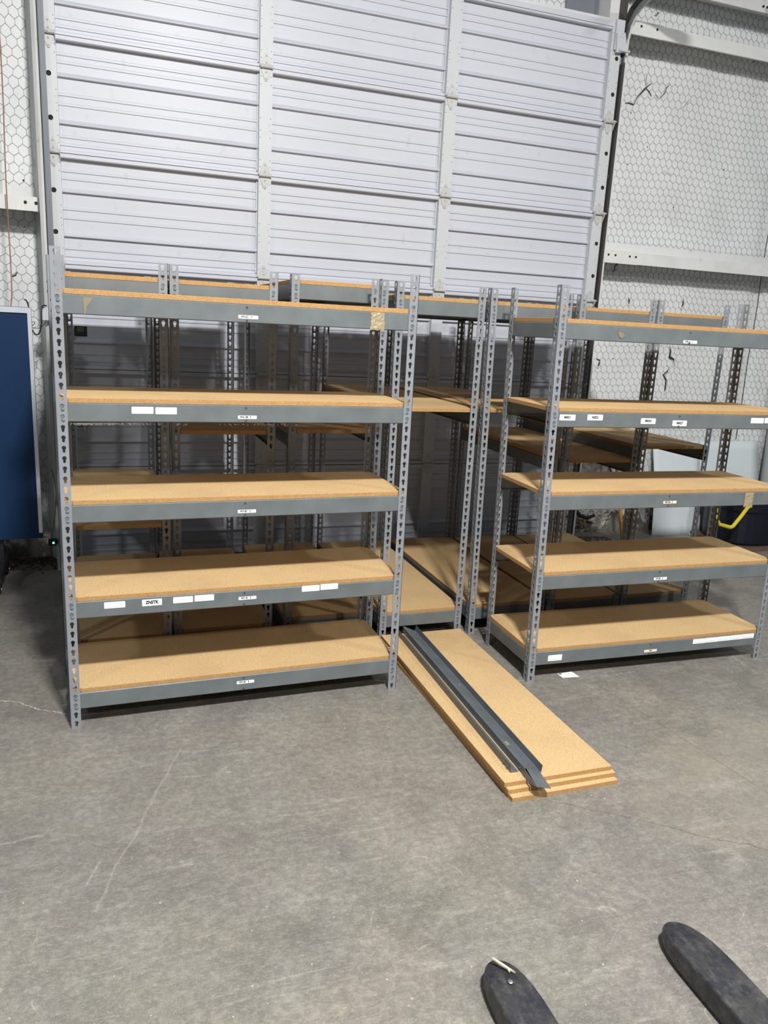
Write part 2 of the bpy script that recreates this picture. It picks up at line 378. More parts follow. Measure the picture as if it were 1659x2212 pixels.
def hexwire(x0, x1, z0, z1, seed):
    mb = MB(); rnd = random.Random(seed); a, rz, ve = 0.0555, 0.0525, 0.0305
    pts = {}
    def J(i, j, k):
        if (i, j, k) not in pts:
            x = x0+(i+0.5*(j % 2))*a; z = z0+j*rz+(ve if k else 0)
            wv = 0.010*math.sin(z*3.1+x*2.0)+0.006*math.sin(z*9+x*5)
            px_ = x+wv+rnd.uniform(-.0032, .0032); pz_ = z+rnd.uniform(-.0032, .0032)+0.008*math.sin(x*6)
            pts[(i, j, k)] = Vector((px_, sheet_y(px_, pz_)-0.0022, pz_))
        return pts[(i, j, k)]
    def seg(p, q, r=0.00115):
        d = (q-p).normalized(); s_ = Vector((0, 1, 0)); t_ = d.cross(s_).normalized(); ring = [t_*r, (-t_*0.5+s_*0.8)*r, (-t_*0.5-s_*0.8)*r]
        v = [p+c for c in ring]+[q+c for c in ring]
        mb.add(v, [(0, 1, 4, 3), (1, 2, 5, 4), (2, 0, 3, 5)])
    for j in range(int((z1-z0)/rz)):
        for i in range(int((x1-x0)/a)):
            seg(J(i, j, 0), J(i, j, 1))                                   # vertical (twisted) side
            o = 0 if j % 2 == 0 else 1
            seg(J(i, j, 1), J(i-1+o, j+1, 0)); seg(J(i, j, 1), J(i+o, j+1, 0))
    return mb
for a in ((-1.3, -0.13, 0.0, 4.3, 1), (3.72, 6.3, 0.0, 4.9, 2), (1.6, 3.60, 3.75, 4.5, 3)):
    tag(hexwire(*a).build('chicken_wire', WIRE, wall), 'hexagonal galvanised wire netting', kind='stuff')
# horizontal straight strands and seams
for x, z0, z1 in ((5.42, 0.8, 2.9), (6.35, 0, 5), (-1.35, 0, 4.5)):
    MB().tube([(x+0.006*math.sin(k*1.7), 2.405, z0+(z1-z0)*k/9) for k in range(10)], 0.003, 5).build('seam_cord', DARK, wall)
def tear(pts, wd, name='tear'):
    """dark split in the vinyl: lens-shaped ribbon along pts with a curled white lip"""
    wd *= 0.55; mb = MB(); n = len(pts); L = []; Rr = []; rnd = random.Random(len(pts)*7+int(pts[0][0]*100))
    for i, (x, z) in enumerate(pts):
        k = math.sin(PI*(i+0.15)/(n-0.7)); q = wd*max(0.12, k)*rnd.uniform(0.5, 1.2)
        a = pts[max(i-1, 0)]; b = pts[min(i+1, n-1)]; d = Vector((b[0]-a[0], b[1]-a[1])).normalized(); nn = Vector((-d.y, d.x))
        L.append((x+nn.x*q/2, z+nn.y*q/2)); Rr.append((x-nn.x*q/2, z-nn.y*q/2))
    Y0 = min(sheet_y(x, z) for x, z in pts)
    v = [(p[0], Y0-0.008, p[1]) for p in L]+[(p[0], Y0-0.008, p[1]) for p in Rr]+[(p[0], Y0+0.01, p[1]) for p in L]+[(p[0], Y0+0.01, p[1]) for p in Rr]
    f = []
    for i in range(n-1): f += [(i, i+1, n+i+1, n+i), (2*n+i, 3*n+i, 3*n+i+1, 2*n+i+1), (i, 2*n+i, 2*n+i+1, i+1), (n+i, n+i+1, 3*n+i+1, 3*n+i)]
    mb.add(v, f, 0)
    # curled lip
    v = [(p[0], Y0-0.009, p[1]) for p in L]+[(p[0]-wd*0.35, Y0-0.013, p[1]+wd*0.1) for p in L]+[(p[0]-wd*0.45, Y0-0.004, p[1]) for p in L]
    f = []
    for i in range(n-1): f += [(i, i+1, n+i+1, n+i), (n+i, n+i+1, 2*n+i+1, 2*n+i), (2*n+i, 2*n+i+1, i+1, i)]
    mb.add(v, f, 1)
    return mb.build(name, [TEAR, VINYL], wall)
tear([(3.888, 3.331), (3.912, 3.338), (3.959, 3.331), (3.987, 3.389), (4.041, 3.447), (4.07, 3.476), (4.1, 3.496)], 0.02)
tear([(4.059, 3.465), (4.043, 3.51), (4.053, 3.555)], 0.01)
tear([(4.056, 3.455), (4.088, 3.437), (4.114, 3.409)], 0.008)
tear([(4.197, 3.414), (4.226, 3.45), (4.229, 3.479), (4.258, 3.508)], 0.016)
tear([(4.149, 3.426), (4.173, 3.407)], 0.008)
tear([(4.411, 3.371), (4.437, 3.401), (4.46, 3.439)], 0.008)
tear([(4.585, 1.586), (4.603, 1.534), (4.601, 1.489), (4.646, 1.472), (4.664, 1.423)], 0.034)
tear([(4.619, 1.413), (4.597, 1.371), (4.56, 1.343), (4.595, 1.298), (4.597, 1.229), (4.596, 1.182)], 0.04)
tear([(3.888, 1.449), (3.924, 1.439), (3.92, 1.41), (3.906, 1.38)], 0.045)
tear([(4.015, 2.243), (3.987, 2.199), (3.961, 2.169), (3.961, 2.141), (3.946, 2.123)], 0.02)
tear([(4.065, 3.943), (4.078, 3.969)], 0.05)
tear([(4.655, 1.968), (4.658, 1.921), (4.642, 1.879)], 0.03)
tear([(4.125, 1.941), (4.137, 1.916), (4.138, 1.88)], 0.03)
tear([(-0.285, 2.09), (-0.275, 2.10), (-0.27, 2.09)], 0.02)
tear([(-0.36, 1.80), (-0.34, 1.81), (-0.33, 1.83)], 0.02)
rt = random.Random(8)
fl_ = MB()
for k in range(70):   # specks stuck in the netting
    x = rt.uniform(3.75, 6.0) if k % 5 else rt.uniform(-.6, -.2); z = rt.uniform(0.5, 4.0); s_ = rt.uniform(0.0015, 0.0045)
    a = rt.uniform(0, PI)
    q_ = [(x+s_*math.cos(a+t*1.05)*rt.uniform(.5, 1.3), z+s_*1.6*math.sin(a+t*1.05)*rt.uniform(.5, 1.3)) for t in range(6)]; yy = sheet_y(x, z)
    fl_.prism(q_, 'y', yy-0.004, yy-0.001)
tag(fl_.build('wall_speck', TEAR, wall), kind='stuff')

# wall panel above/around the door (dark gap) and jambs
def girt(name, x0, x1, z, zt, yi=2.20, yo=2.40, splice=None, holes=(), hz=None):
    root = empty(name); tag(root, kind='structure')
    # Z profile: inner flange hangs at yi, web runs back at top, outer flange rises at yo
    prof = [(yi, z+0.0), (yi+0.002, zt), (yo, zt), (yo, zt+(zt-z)*1.05)]
    mb = MB().sheet(prof, 'x', x0, x1, 0.003); mb.box(x0, yi, z, x1, yi+0.014, z+0.003)
    mb.build('girt_channel', GIRT, root)
    if splice:
        s0, s1 = splice
        MB().sheet([(yi-0.004, z-0.003), (yi-0.003, zt+0.004), (yo-0.004, zt+0.004)], 'x', s0, s1, 0.003).build('splice_sleeve', GIRT, root)
    for hx in holes:
        q = MB(); q.cyl((hx, yi-0.0085, hz or (z+zt)/2+0.012), (hx, yi-0.001, hz or (z+zt)/2+0.012), 0.0085, 12)  # solid dark disc, painted as the shade inside an open bolt hole
        q.build('painted_bolt_hole', DARK, root)
    return root
girt('trim_1', 3.70, 8.0, 2.172, 2.255, splice=(3.70, 4.00), holes=(3.739, 3.80, 3.928, 3.983), hz=2.226)
girt('trim_2', 3.70, 8.0, 3.71, 3.79, splice=(3.70, 3.985), holes=(3.797, 3.932), hz=3.765)
girt('trim_3', -4.0, -0.155, 2.166, 2.242, holes=(-0.247, -0.19), hz=2.212)
g4 = girt('trim_4', 3.2, 8.0, 4.024, 4.094, holes=(4.835, 4.872), hz=4.062)

# jamb columns and tracks
def struct_thing(name): r = empty(name); tag(r, kind='structure'); return r
jl = struct_thing('trim_5')       # left jamb + vertical track
MB().sheet([(-0.215, 2.42), (-0.165, 2.30), (-0.165, 2.10), (-0.148, 2.085), (-0.135, 2.10)], 'z', 0, 4.9, 0.003).build('jamb_angle', CREAM, jl)
MB().sheet([(-0.16, 2.15), (-0.115, 2.15), (-0.115, 2.38)], 'z', 0, 4.9, 0.003).build('track_back', TRIMG, jl)
MB().sheet([(-0.128, 2.105), (-0.128, 2.14), (-0.10, 2.14)], 'z', 0, 4.2, 0.0025).build('track_channel', TRIMG, jl)
jr = struct_thing('trim_6')       # right jamb + track that curves inwards at its top
path = [(2.19, 0.0), (2.19, 1.2), (2.19, 2.4), (2.19, 3.55), (2.183, 3.66), (2.157, 3.745), (2.11, 3.80), (2.06, 3.825), (1.97, 3.85), (1.80, 3.88), (1.3, 3.91)]
def sweep(mb, path, prof, mi=0):
    """profile points (dx, dn) swept along the y-z path, dn measured along the path normal"""
    n = len(prof); v = []
    for i, (y, z) in enumerate(path):
        a = Vector(path[max(i-1, 0)]); b = Vector(path[min(i+1, len(path)-1)]); d = (b-a).normalized(); nn = Vector((-d.y, d.x))
        for (px, pn) in prof: v.append((px, y+nn.x*pn, z+nn.y*pn))
    f = [(i*n+k, i*n+(k+1) % n, (i+1)*n+(k+1) % n, (i+1)*n+k) for i in range(len(path)-1) for k in range(n)]
    f += [tuple(range(n))[::-1], tuple(range(len(v)-n, len(v)))]
    mb.add(v, f, mi)
m_ = MB(); sweep(m_, path, [(3.688, 0.0), (3.704, 0.0), (3.704, -0.055), (3.700, -0.055), (3.700, -0.004), (3.688, -0.004)][::-1]); m_.build('track_flange', CREAM, jr)
m_ = MB(); sweep(m_, path, [(3.672, -0.02), (3.676, -0.02), (3.676, 0.014), (3.672, 0.014)]); m_.build('track_lip', TRIMG, jr)
m_ = MB(); sweep(m_, path, [(3.650, -0.050), (3.700, -0.050), (3.700, -0.046), (3.650, -0.046)]); m_.build('track_web', TRACKD, jr)
MB().box(3.654, 2.196, 0, 3.663, 2.200, 3.55).build('track_edge', GALV, jr)
MB().box(3.678, 2.190, 0, 3.682, 2.196, 3.55).build('track_edge', GALV, jr)
MB().box(3.64, 2.24, 0, 3.70, 2.42, 4.9).build('jamb_liner', TRACKD, jr)
MB().sheet([(3.704, 2.20), (3.716, 2.20), (3.725, 2.42)], 'z', 0, 3.6, 0.003).build('jamb_angle', CREAM, jr)
MB().box(3.655, 2.14, 0, 3.662, 2.235, 3.50).build('door_stop', TRACKD, jr)
MB().prism([(3.565, 2.25), (3.640, 2.25), (3.660, 2.34), (3.66, 2.42), (3.565, 2.42)], 'z', 3.72, 5.2).build('header_post', GIRT, jr)
hd = MB(); hd.box(-0.3, 2.25, 3.752, 3.565, 2.42, 3.80); tag(hd.build('trim_7', GIRT), kind='structure')
tag(MB().box(3.30, 2.395, 3.8, 3.56, 2.41, 5.0).build('trim_8', TRIMG), kind='structure')

# ------------------------------------------------------------------ sectional door
door = struct_thing('door_1')
door['label'] = 'tall white ribbed sectional overhead door'
DX0, DX1 = -0.122, 3.642
STILES = [(-0.120, -0.046, 'end'), (1.103, 1.183, 'mid'), (2.336, 2.420, 'mid'), (3.560, 3.642, 'end')]
SK = 2.226   # skin plane
H = 0.6178
def skin_profile():
    pts = [(SK-0.024, 0.0012), (SK-0.029, 0.003), (SK-0.029, 0.018), (SK-0.024, 0.022), (SK, 0.026)]
    for fc in (0.086, 0.155):
        z = fc*H; pts += [(SK, z-0.009), (SK-0.006, z-0.007), (SK-0.006, z+0.005), (SK, z+0.009)]
    z = 0.275*H; pts += [(SK, z-0.012), (SK-0.020, z-0.009), (SK-0.021, z-0.002), (SK, z+0.016)]
    for fc in (0.433, 0.516):
        z = fc*H; pts += [(SK, z-0.009), (SK-0.006, z-0.007), (SK-0.006, z+0.005), (SK, z+0.009)]
    z = 0.675*H; pts += [(SK, z-0.012), (SK-0.020, z-0.009), (SK-0.021, z-0.002), (SK, z+0.016)]
    for fc in (0.788, 0.856):
        z = fc*H; pts += [(SK, z-0.009), (SK-0.006, z-0.007), (SK-0.006, z+0.005), (SK, z+0.009)]
    pts += [(SK, H-0.026), (SK-0.034, H-0.026), (SK-0.038, H-0.022), (SK-0.038, H-0.003), (SK-0.032, H-0.0008)]
    return pts
prof = skin_profile()
sec_mb = MB(); v = [(x, y, z) for x in (DX0, DX1) for (y, z) in prof]; n = len(prof)
sec_mb.add(v, [(i, i+1, n+i+1, n+i) for i in range(n-1)])
sec_mb.box(DX0, SK+0.012, 0.002, DX1, SK+0.03, H-0.002)
sec_me = sec_mb.mesh('door_section', DOORW)
def circ(cx, cz, r, n=14): return [(cx+r*math.sin(2*PI*i/n), cz-r*math.cos(2*PI*i/n)) for i in range(n)]
def stile_mesh(kind, wd, flip):
    mb = MB(); hc = wd*(0.40 if not flip else 0.66)
    if kind == 'end':
        rows = [(0.004, 0.13, None), (0.13, 0.23, circ(hc, 0.180, 0.0145)), (0.23, 0.36, None), (0.36, 0.46, circ(hc, 0.410, 0.0145)), (0.46, H-0.004, None)]
    else: rows = [(0.004, H-0.004, None)]
    plate(mb, wd, 0.002, rows, lambda u, d, z: (u, YD+d, z))
    mb.box(0, YD+0.002, 0.004, 0.002, SK, H-0.004); mb.box(wd-0.002, YD+0.002, 0.004, wd, SK, H-0.004)
    if kind == 'mid': mb.box(-0.008, SK-0.010, 0.03, 0.0, SK-0.006, H-0.03)
    else: mb.box(0.001, YD+0.007, 0.004, wd-0.001, YD+0.009, H-0.004, 1)  # dark sheet added behind the holes, its colour stands for the shade inside
    for zz in (0.05, 0.09, 0.22, 0.26, 0.33, 0.52, 0.565):       # small screws
        for uu in (0.10, 0.88):
            mb.cyl((wd*uu, YD-0.0012, zz), (wd*uu, YD, zz), 0.0022, 6, 1)
    return mb.mesh('stile', [DOORT, DARK])
st_me = [stile_mesh(k, x1-x0, i == 3) for i, (x0, x1, k) in enumerate(STILES)]
for n_ in range(6):
    so = obj('door_section', sec_me, door, (0, 0, ZR(n_)))
    for i, (x0, x1, k) in enumerate(STILES): obj('stile', st_me[i], so, (x0, 0, 0))
def hinge_mesh(wd, kind, side):
    mb = MB(); c = wd/2
    up_ = [(0.12*wd, 0.008), (0.88*wd, 0.008), (0.86*wd, 0.030), (0.58*wd, 0.078), (0.42*wd, 0.078), (0.14*wd, 0.030)]
    mb.prism([(p[0], p[1]) for p in up_], 'y', YD-0.0050, YD-0.0010)
    mb.prism([(p[0], -p[1]) for p in up_], 'y', YD-0.0050, YD-0.0010)
    mb.cyl((0.02*wd, YD-0.013, 0), (0.98*wd, YD-0.013, 0), 0.011, 12)
    for z in (0.024, 0.062, -0.028, -0.066): mb.dome((c, YD-0.005, z), (0, -1, 0), 0.0065, 0.004, 8)
    if kind == 'end':
        for u in (0.02*wd, 0.98*wd):
            mb.prism([(YD-0.004, -0.060), (YD-0.030, -0.012), (YD-0.030, 0.010), (YD-0.004, 0.014)], 'x', u-0.0015, u+0.0015)
        mb.cyl((-0.035 if side < 0 else wd*0.5, YD-0.022, 0.002), (wd*0.5 if side < 0 else wd+0.030, YD-0.022, 0.002), 0.006, 8)
    return mb.mesh('hinge', HINGE)
hm = [hinge_mesh(x1-x0, k, -1 if i == 0 else 1) for i, (x0, x1, k) in enumerate(STILES)]
for n_ in range(1, 6):
    for i, (x0, x1, k) in enumerate(STILES): obj('hinge', hm[i], door, (x0, 0, ZR(n_)))
# top rail and top roller bracket
MB().box(DX0, SK-0.045, ZR(6)-0.012, DX1, SK+0.02, ZR(6)+0.02).build('top_rail', DOORW, door)
tb = MB(); tb.box(3.575, YD-0.020, ZR(6)-0.16, 3.640, YD-0.003, ZR(6)+0.03); tb.prism([(3.575, ZR(6)-0.06), (3.640, ZR(6)-0.05), (3.672, ZR(6)-0.17), (3.585, ZR(6)-0.18)], 'y', YD-0.036, YD-0.02)
tb.cyl((3.60, YD-0.04, ZR(6)-0.165), (3.688, YD-0.04, ZR(6)-0.165), 0.008, 8)
for p in ((3.60, -0.08), (3.625, -0.08)): tb.dome((p[0], YD-0.036, ZR(6)+p[1]), (0, -1, 0), 0.007, 0.004, 8)
tb.build('roller_bracket', DOORT, door)
MB().box(DX0, SK-0.03, 0.0, DX1, SK+0.02, 0.03).build('bottom_seal', BLACKP, door)
lk = MB(); lk.box(-0.035, SK-0.035, 0.888, 0.030, SK-0.008, 0.902); lk.box(-0.035, SK-0.02, 0.875, -0.02, SK, 0.925); lk.box(0.018, SK-0.04, 0.884, 0.034, SK-0.001, 0.912)
lk.build('slide_latch', DOORT, door)
# dark sticker
stk = MB().box(-0.012, SK-0.0035, 1.463, 0.060, SK-0.002, 1.535).build('sticker', BLACKP, door); tag(stk, 'black square sticker with green lettering')
for txt, sz, x, z in (('MANSFIELD', 0.0098, 0.024, 1.5125), ('MDO', 0.0215, 0.022, 1.498)):
    obj('lettering', text_mesh(txt, sz, mats=GREEN), stk, (x, SK-0.0042, z), (PI/2, 0, 0))
q = MB(); q.box(-0.008, SK-0.0042, 1.527, 0.055, SK-0.004, 1.5285); q.box(-0.006, SK-0.0042, 1.483, 0.03, SK-0.004, 1.4842); q.build('printed_rule', GREEN, stk)

# plate + photo-eye + cords by the left jamb
o = MB(); o.box(-0.178, 2.035, 1.552, -0.118, 2.05, 1.626); o.cyl((-0.128, 2.033, 1.588), (-0.128, 2.036, 1.588), 0.004, 8, 1)
o.box(-0.150, 2.05, 1.57, -0.140, 2.10, 1.61)
tag(o.build('bracket_plate', [FRAME, DARK]), 'small grey metal bracket plate on the left door jamb', 'bracket')
r = empty('photo_eye', (-0.186, 2.08, 0.192)); tag(r, 'small black safety sensor with a lit green lamp low on the left door jamb', 'sensor')
o = MB(); o.box(-0.023, -0.02, -0.019, 0.023, 0.02, 0.019); o.cyl((-0.012, -0.024, 0.0), (-0.012, -0.02, 0.0), 0.008, 10); o.box(0.01, 0.01, -0.01, 0.05, 0.02, 0.01); o.build('housing', BLACKP, r)
MB().cyl((0.007, -0.0235, 0), (0.007, -0.02, 0), 0.0065, 10).build('indicator_lamp', LED, r)
def cord(name, pts, rad, m, label):
    # Catmull-Rom through pts
    P = [Vector(p) for p in pts]; out = []
    for i in range(len(P)-1):
        p0, p1, p2, p3 = P[max(i-1, 0)], P[i], P[i+1], P[min(i+2, len(P)-1)]
        for k in range(5):
            t = k/5; out.append(0.5*((2*p1)+(-p0+p2)*t+(2*p0-5*p1+4*p2-p3)*t*t+(-p0+3*p1-3*p2+p3)*t**3))
    out.append(P[-1])
    return tag(MB().tube(out, rad, 6).build(name, m), label, 'cord')
cord('hanging_wire', [(-0.345, 2.14, 4.2), (-0.326, 2.14, 3.0), (-0.336, 2.13, 2.33), (-0.336, 2.12, 1.90), (-0.332, 2.05, 1.70), (-0.330, 1.92, 1.60), (-0.330, 1.90, 1.55)], 0.0035, COPPER, 'thin red-brown wire hanging down the left wall behind the blue board')
cord('black_cable', [(-0.268, 2.06, 1.662), (-0.255, 2.03, 1.655), (-0.243, 2.0, 1.617), (-0.240, 2.0, 1.53), (-0.222, 2.0, 1.477), (-0.196, 2.0, 1.474), (-0.180, 2.0, 1.53), (-0.176, 2.0, 1.60), (-0.170, 2.01, 1.632), (-0.150, 2.03, 1.634)], 0.0042, BLACKP, 'thick black cable looping between the blue board and the bracket plate')
cord('thin_cable', [(-0.240, 2.02, 1.54), (-0.215, 2.02, 1.535), (-0.235, 2.02, 1.51), (-0.200, 2.02, 1.505), (-0.170, 2.02, 1.525), (-0.155, 2.02, 1.55)], 0.002, BLACKP, 'thin tangled black cable beside the left door jamb')
cord('sensor_cable', [(-0.170, 2.07, 0.66), (-0.158, 2.08, 0.60), (-0.152, 2.085, 0.50), (-0.162, 2.08, 0.38), (-0.185, 2.08, 0.25), (-0.190, 2.08, 0.209)], 0.0018, BLACKP, 'thin black lead running down to the green-lit sensor')

# ------------------------------------------------------------------ boltless racks
PITCH_H = 0.0381; HP = 1.829; T = 0.0018; WF = 0.038
zk = lambda k: 0.01905+PITCH_H*k
def keyhole(uc, zc):
    R_, r_ = 0.0078, 0.0046; zt = zc+0.0045; zb = zc-0.0105
    pts = [(uc, zb-r_*0.8), (uc+r_*0.8, zb-r_*0.3), (uc+r_, zb+r_*0.4)]
    a0 = -math.acos(r_/R_)
    for i in range(6):
        a = a0+(PI/2-a0)*i/5
        if i < 5: pts.append((uc+R_*math.cos(a), zt+R_*math.sin(a)))
    pts.append((uc, zt+R_))
    left = [(2*uc-p[0], p[1]) for p in pts[1:-1]][::-1]
    return pts+left
def post_mesh():
    mb = MB(); rows = [(zk(k)-PITCH_H/2, zk(k)+PITCH_H/2, keyhole(0.0205, zk(k))) for k in range(48)]
    plate(mb, WF, T, rows, lambda u, d, z: (u, d, z)); plate(mb, WF, T, rows, lambda u, d, z: (d, u, z))
    return mb.mesh('post', GREY_POST)
POST = post_mesh()
BH = 0.034
def beam_mesh(L, screws=False, m=GREY, lip=0.022):
    """L-channel with rolled lips; face at y=0 looking to -y, centred on z=0; rivet heads near both ends"""
    mb = MB()
    mb.sheet([(lip*0.6, -BH), (0.003, -BH), (0.0, -BH+0.003), (0.0, BH-0.003), (0.003, BH), (lip, BH)], 'x', 0.001, L-0.001, -0.0016)
    for x in (0.0205, L-0.0205):
        for z in (-PITCH_H/2, PITCH_H/2):
            mb.cyl((x, 0.001, z-0.0085), (x, -0.0035, z-0.0085), 0.0034, 8); mb.dome((x, -0.0028, z-0.0085), (0, -1, 0), 0.0062, 0.0022, 10)
    if screws:
        for z in (-0.024, 0.024):
            mb.cyl((L/2-0.008, 0.0, z), (L/2-0.008, -0.0022, z), 0.0052, 10); mb.cyl((L/2-0.008, -0.0020, z), (L/2-0.008, -0.0026, z), 0.0030, 8, 1)
    return mb.mesh('beam', [m, DARK])
def board_mesh(sx, sy, th=0.018, notch=0.0385, e=0.0045):
    x0, x1, y0, y1 = e, sx-e, e, sy-e; n = notch
    if n:
        P = [(x0+n, y0), (x1-n, y0), (x1-n, y0+0.004), (x1-0.004, y0+0.008), (x1, y0+n), (x1, y1-n), (x1-0.004, y1-0.006), (x1-n, y1), (x0+n, y1), (x0+0.004, y1-0.006), (x0, y1-n), (x0, y0+n), (x0+0.004, y0+0.008), (x0+n, y0+0.004)]
    else: P = [(x0, y0), (x1, y0), (x1, y1), (x0, y1)]
    mb = MB(); N = len(P); b = 0.0012
    cx, cy = (x0+x1)/2, (y0+y1)/2
    ins = [(p[0]+(b if p[0] < cx else -b), p[1]+(b if p[1] < cy else -b)) for p in P]
    v = [(*p, 0) for p in P]+[(*p, th-b) for p in P]+[(*p, th) for p in ins]
    mb.add(v, [tuple(range(N))[::-1]]+[tuple(range(2*N, 3*N))], 0)
    mb.add(v, [(i, (i+1) % N, N+(i+1) % N, N+i) for i in range(N)]+[(N+i, N+(i+1) % N, 2*N+(i+1) % N, 2*N+i) for i in range(N)], 1)
    return mb.mesh('shelf_board', [BOARD, BEDGE])
_cache = {}
def beam(L, scr): 
    key = (round(L, 4), scr)
    if key not in _cache: _cache[key] = beam_mesh(L, scr)
    return _cache[key]
def rack(name, label, loc, rz, sx, sy, levels, long_axis, lean=(0, 0), group=None, ties=True):
    """levels: list of (k, has_short_beams); posts at four corners; lean = sideways drift per metre of height"""
    root = empty(name, loc, rz); tag(root, label, 'shelving', 'grey steel shelving units gathered in front of the door')
    for (x, y, a) in ((0, 0, 0), (sx, 0, PI/2), (sx, sy, PI), (0, sy, -PI/2)):
        p = obj('post', POST, root, (x, y, 0)); p.rotation_euler = (-math.atan(lean[1]), math.atan(lean[0]), 0) if 0 else (0, 0, a)
        if lean[0] or lean[1]:
            S = Matrix.Identity(4); S[0][2] = lean[0]; S[1][2] = lean[1]
            me = POST.copy(); me.transform(Matrix.Rotation(-a, 4, 'Z') @ S @ Matrix.Rotation(a, 4, 'Z')); p.data = me
    bmesh_ = board_mesh(sx, sy); e = T+0.0006
    for (k, short) in levels:
        z = zk(k+0.5); ox, oy = lean[0]*z, lean[1]*z
        lx, ly = (long_axis == 'x') or short, (long_axis == 'y') or short
        if lx:
            obj('beam', beam(sx-2*e, long_axis == 'x' and ties), root, (e+ox, e+oy, z)); obj('beam', beam(sx-2*e, long_axis == 'x' and ties), root, (sx-e+ox, sy-e+oy, z), (0, 0, PI))
        if ly:
            obj('beam', beam(sy-2*e, False), root, (e+ox, sy-e+oy, z), (0, 0, -PI/2)); obj('beam', beam(sy-2*e, False), root, (sx-e+ox, e+oy, z), (0, 0, PI/2))
        if ties:
            t = MB()
            if long_axis == 'x': t.box(sx/2-0.025, 0.02, -0.026, sx/2+0.009, sy-0.02, 0.030)
            else: t.box(0.02, sy/2-0.02, -0.026, sx-0.02, sy/2+0.02, 0.030)
            t.build('centre_tie', GREY, root, (ox, oy, z))
        obj('shelf_board', bmesh_, root, (ox, oy, z+BH+0.0012))
    return root
def sticker(root, x, z, wd, ht, txt=None, size=0.012, arrow=None, m=None, lines=0, y=None, label=None, rot=0.0):
    y = T-0.0002 if y is None else y
    mb = MB(); c = 0.0018; P = [(-wd/2+c, -ht/2), (wd/2-c, -ht/2), (wd/2, -ht/2+c), (wd/2, ht/2-c), (wd/2-c, ht/2), (-wd/2+c, ht/2), (-wd/2, ht/2-c), (-wd/2, -ht/2+c)]
    mb.prism(P, 'y', -0.0006, 0.0)
    s = mb.build('sticker', m or LABEL, root, (x, y, z), (0, rot, 0))
    if label: s['label'] = label
    if txt: obj('lettering', text_mesh(txt, size), s, (-wd*0.18 if arrow else 0, -0.0009, 0.0005), (PI/2, 0, 0))
    if arrow:
        a = MB(); ax = wd*0.17; up = 1 if arrow > 0 else -1
        a.box(ax-0.0009, -0.0010, -0.005, ax+0.0009, -0.0006, 0.004)
        a.prism([(ax-0.0030, 0.0012*up), (ax+0.0030, 0.0012*up), (ax, 0.0055*up)], 'y', -0.0010, -0.0006); a.build('arrow_mark', INK, s)
    if lines:
        a = MB(); rr = random.Random(int(x*1000)); u = -wd*0.38
        while u < wd*0.34:
            d = rr.uniform(0.0016, 0.005); a.box(u, -0.0008, -ht*0.28, u+d, -0.0006, -ht*0.28+0.0014); u += d+0.0009
        a.build('fine_print', INKG, s)
    return s
ATH, AW, AD = 0.0244, 1.3859, 0.4709
LV = [(2, True), (12, False), (22, False), (32, False), (42, True)]
A = rack('steel_shelving', 'grey steel shelving unit with five particleboard shelves, front left of the group', (0, 0, 0), ATH, AW, AD, LV, 'x')
for x, z, wd, txt in ((0.690, 1.626, 0.076, 'W3-2C'), (0.690, 1.245, 0.074, 'W4-12B'), (0.692, 0.866, 0.074, 'W7-3D'), (0.698, 0.496, 0.074, 'W7-1B'), (0.693, 0.118, 0.074, 'W7-1B')):
    sticker(A, x, z, wd, 0.0135, txt, 0.0112, arrow=1, label='narrow white location sticker with black code and arrow')
for x, z in ((0.298, 1.268), (0.383, 1.267), (0.178, 0.508), (0.438, 0.509), (0.522, 0.510), (0.968, 0.518), (1.050, 0.520)):
    sticker(A, x, z, 0.078, 0.026, lines=1, label='white rectangular sticker with faint grey print')
sticker(A, 0.318, 0.507, 0.076, 0.027, 'ZNSTK', 0.0185, label='white sticker reading ZNSTK')
def tape(root, x, z, wd, ht, y=None):
    y = T-0.0004 if y is None else y
    mb = MB(); rr = random.Random(int(x*977)); nx, nz = 7, 9; v = []
    for j in range(nz+1):
        for i in range(nx+1):
            edge = (i in (0, nx)) or (j in (0, nz))
            v.append((-wd/2+wd*i/nx+(rr.uniform(-.002, .002) if edge else 0)-0.003*(j == 0 and i == 0), -0.0008-(0 if edge else rr.uniform(0, 0.0022)), -ht/2+ht*j/nz+(rr.uniform(-.0025, .0015) if j == 0 else 0)))
    N = len(v); v += [(p[0], 0.0, p[2]) for p in v]
    f = [(j*(nx+1)+i, j*(nx+1)+i+1, (j+1)*(nx+1)+i+1, (j+1)*(nx+1)+i) for j in range(nz) for i in range(nx)]
    f += [tuple(N+q for q in t_[::-1]) for t_ in f]
    for i in range(nx): f += [(i, N+i, N+i+1, i+1), (nz*(nx+1)+i, nz*(nx+1)+i+1, N+nz*(nx+1)+i+1, N+nz*(nx+1)+i)]
    for j in range(nz): a = j*(nx+1); b = a+nx+1; f += [(a, b, N+b, N+a), (a+nx, N+a+nx, N+b+nx, b+nx)]
    mb.add(v, f)
    return mb.build('tape_strip', TAPE, root, (x, y, z))
tape(A, 1.213, 1.637, 0.058, 0.070)
def blot(root, pts):
    mb = MB(); mb.prism(pts, 'y', -0.0004, 0.0); mb.build('glue_mark', BLOT, root, (0, T, 0))
blot(A, [(0.108, 1.604), (0.112, 1.608), (0.116, 1.632), (0.122, 1.640), (0.134, 1.656), (0.136, 1.664), (0.106, 1.665), (0.107, 1.64)])
d_ = MB(); rr = random.Random(4)
for k in range(150):
    x = 0.05+abs(rr.gauss(0, 1))*0.12 if k % 3 else rr.uniform(0.05, 0.9); p = Vector((x, T+0.002, 1.2185)); q = p+Vector((rr.uniform(-.008, .008), rr.uniform(-.003, .001), -rr.uniform(0.001, 0.008)))
    d_.tube([p, (p+q)/2+Vector((rr.uniform(-.003, .003), 0, 0)), q], 0.0004, 3)
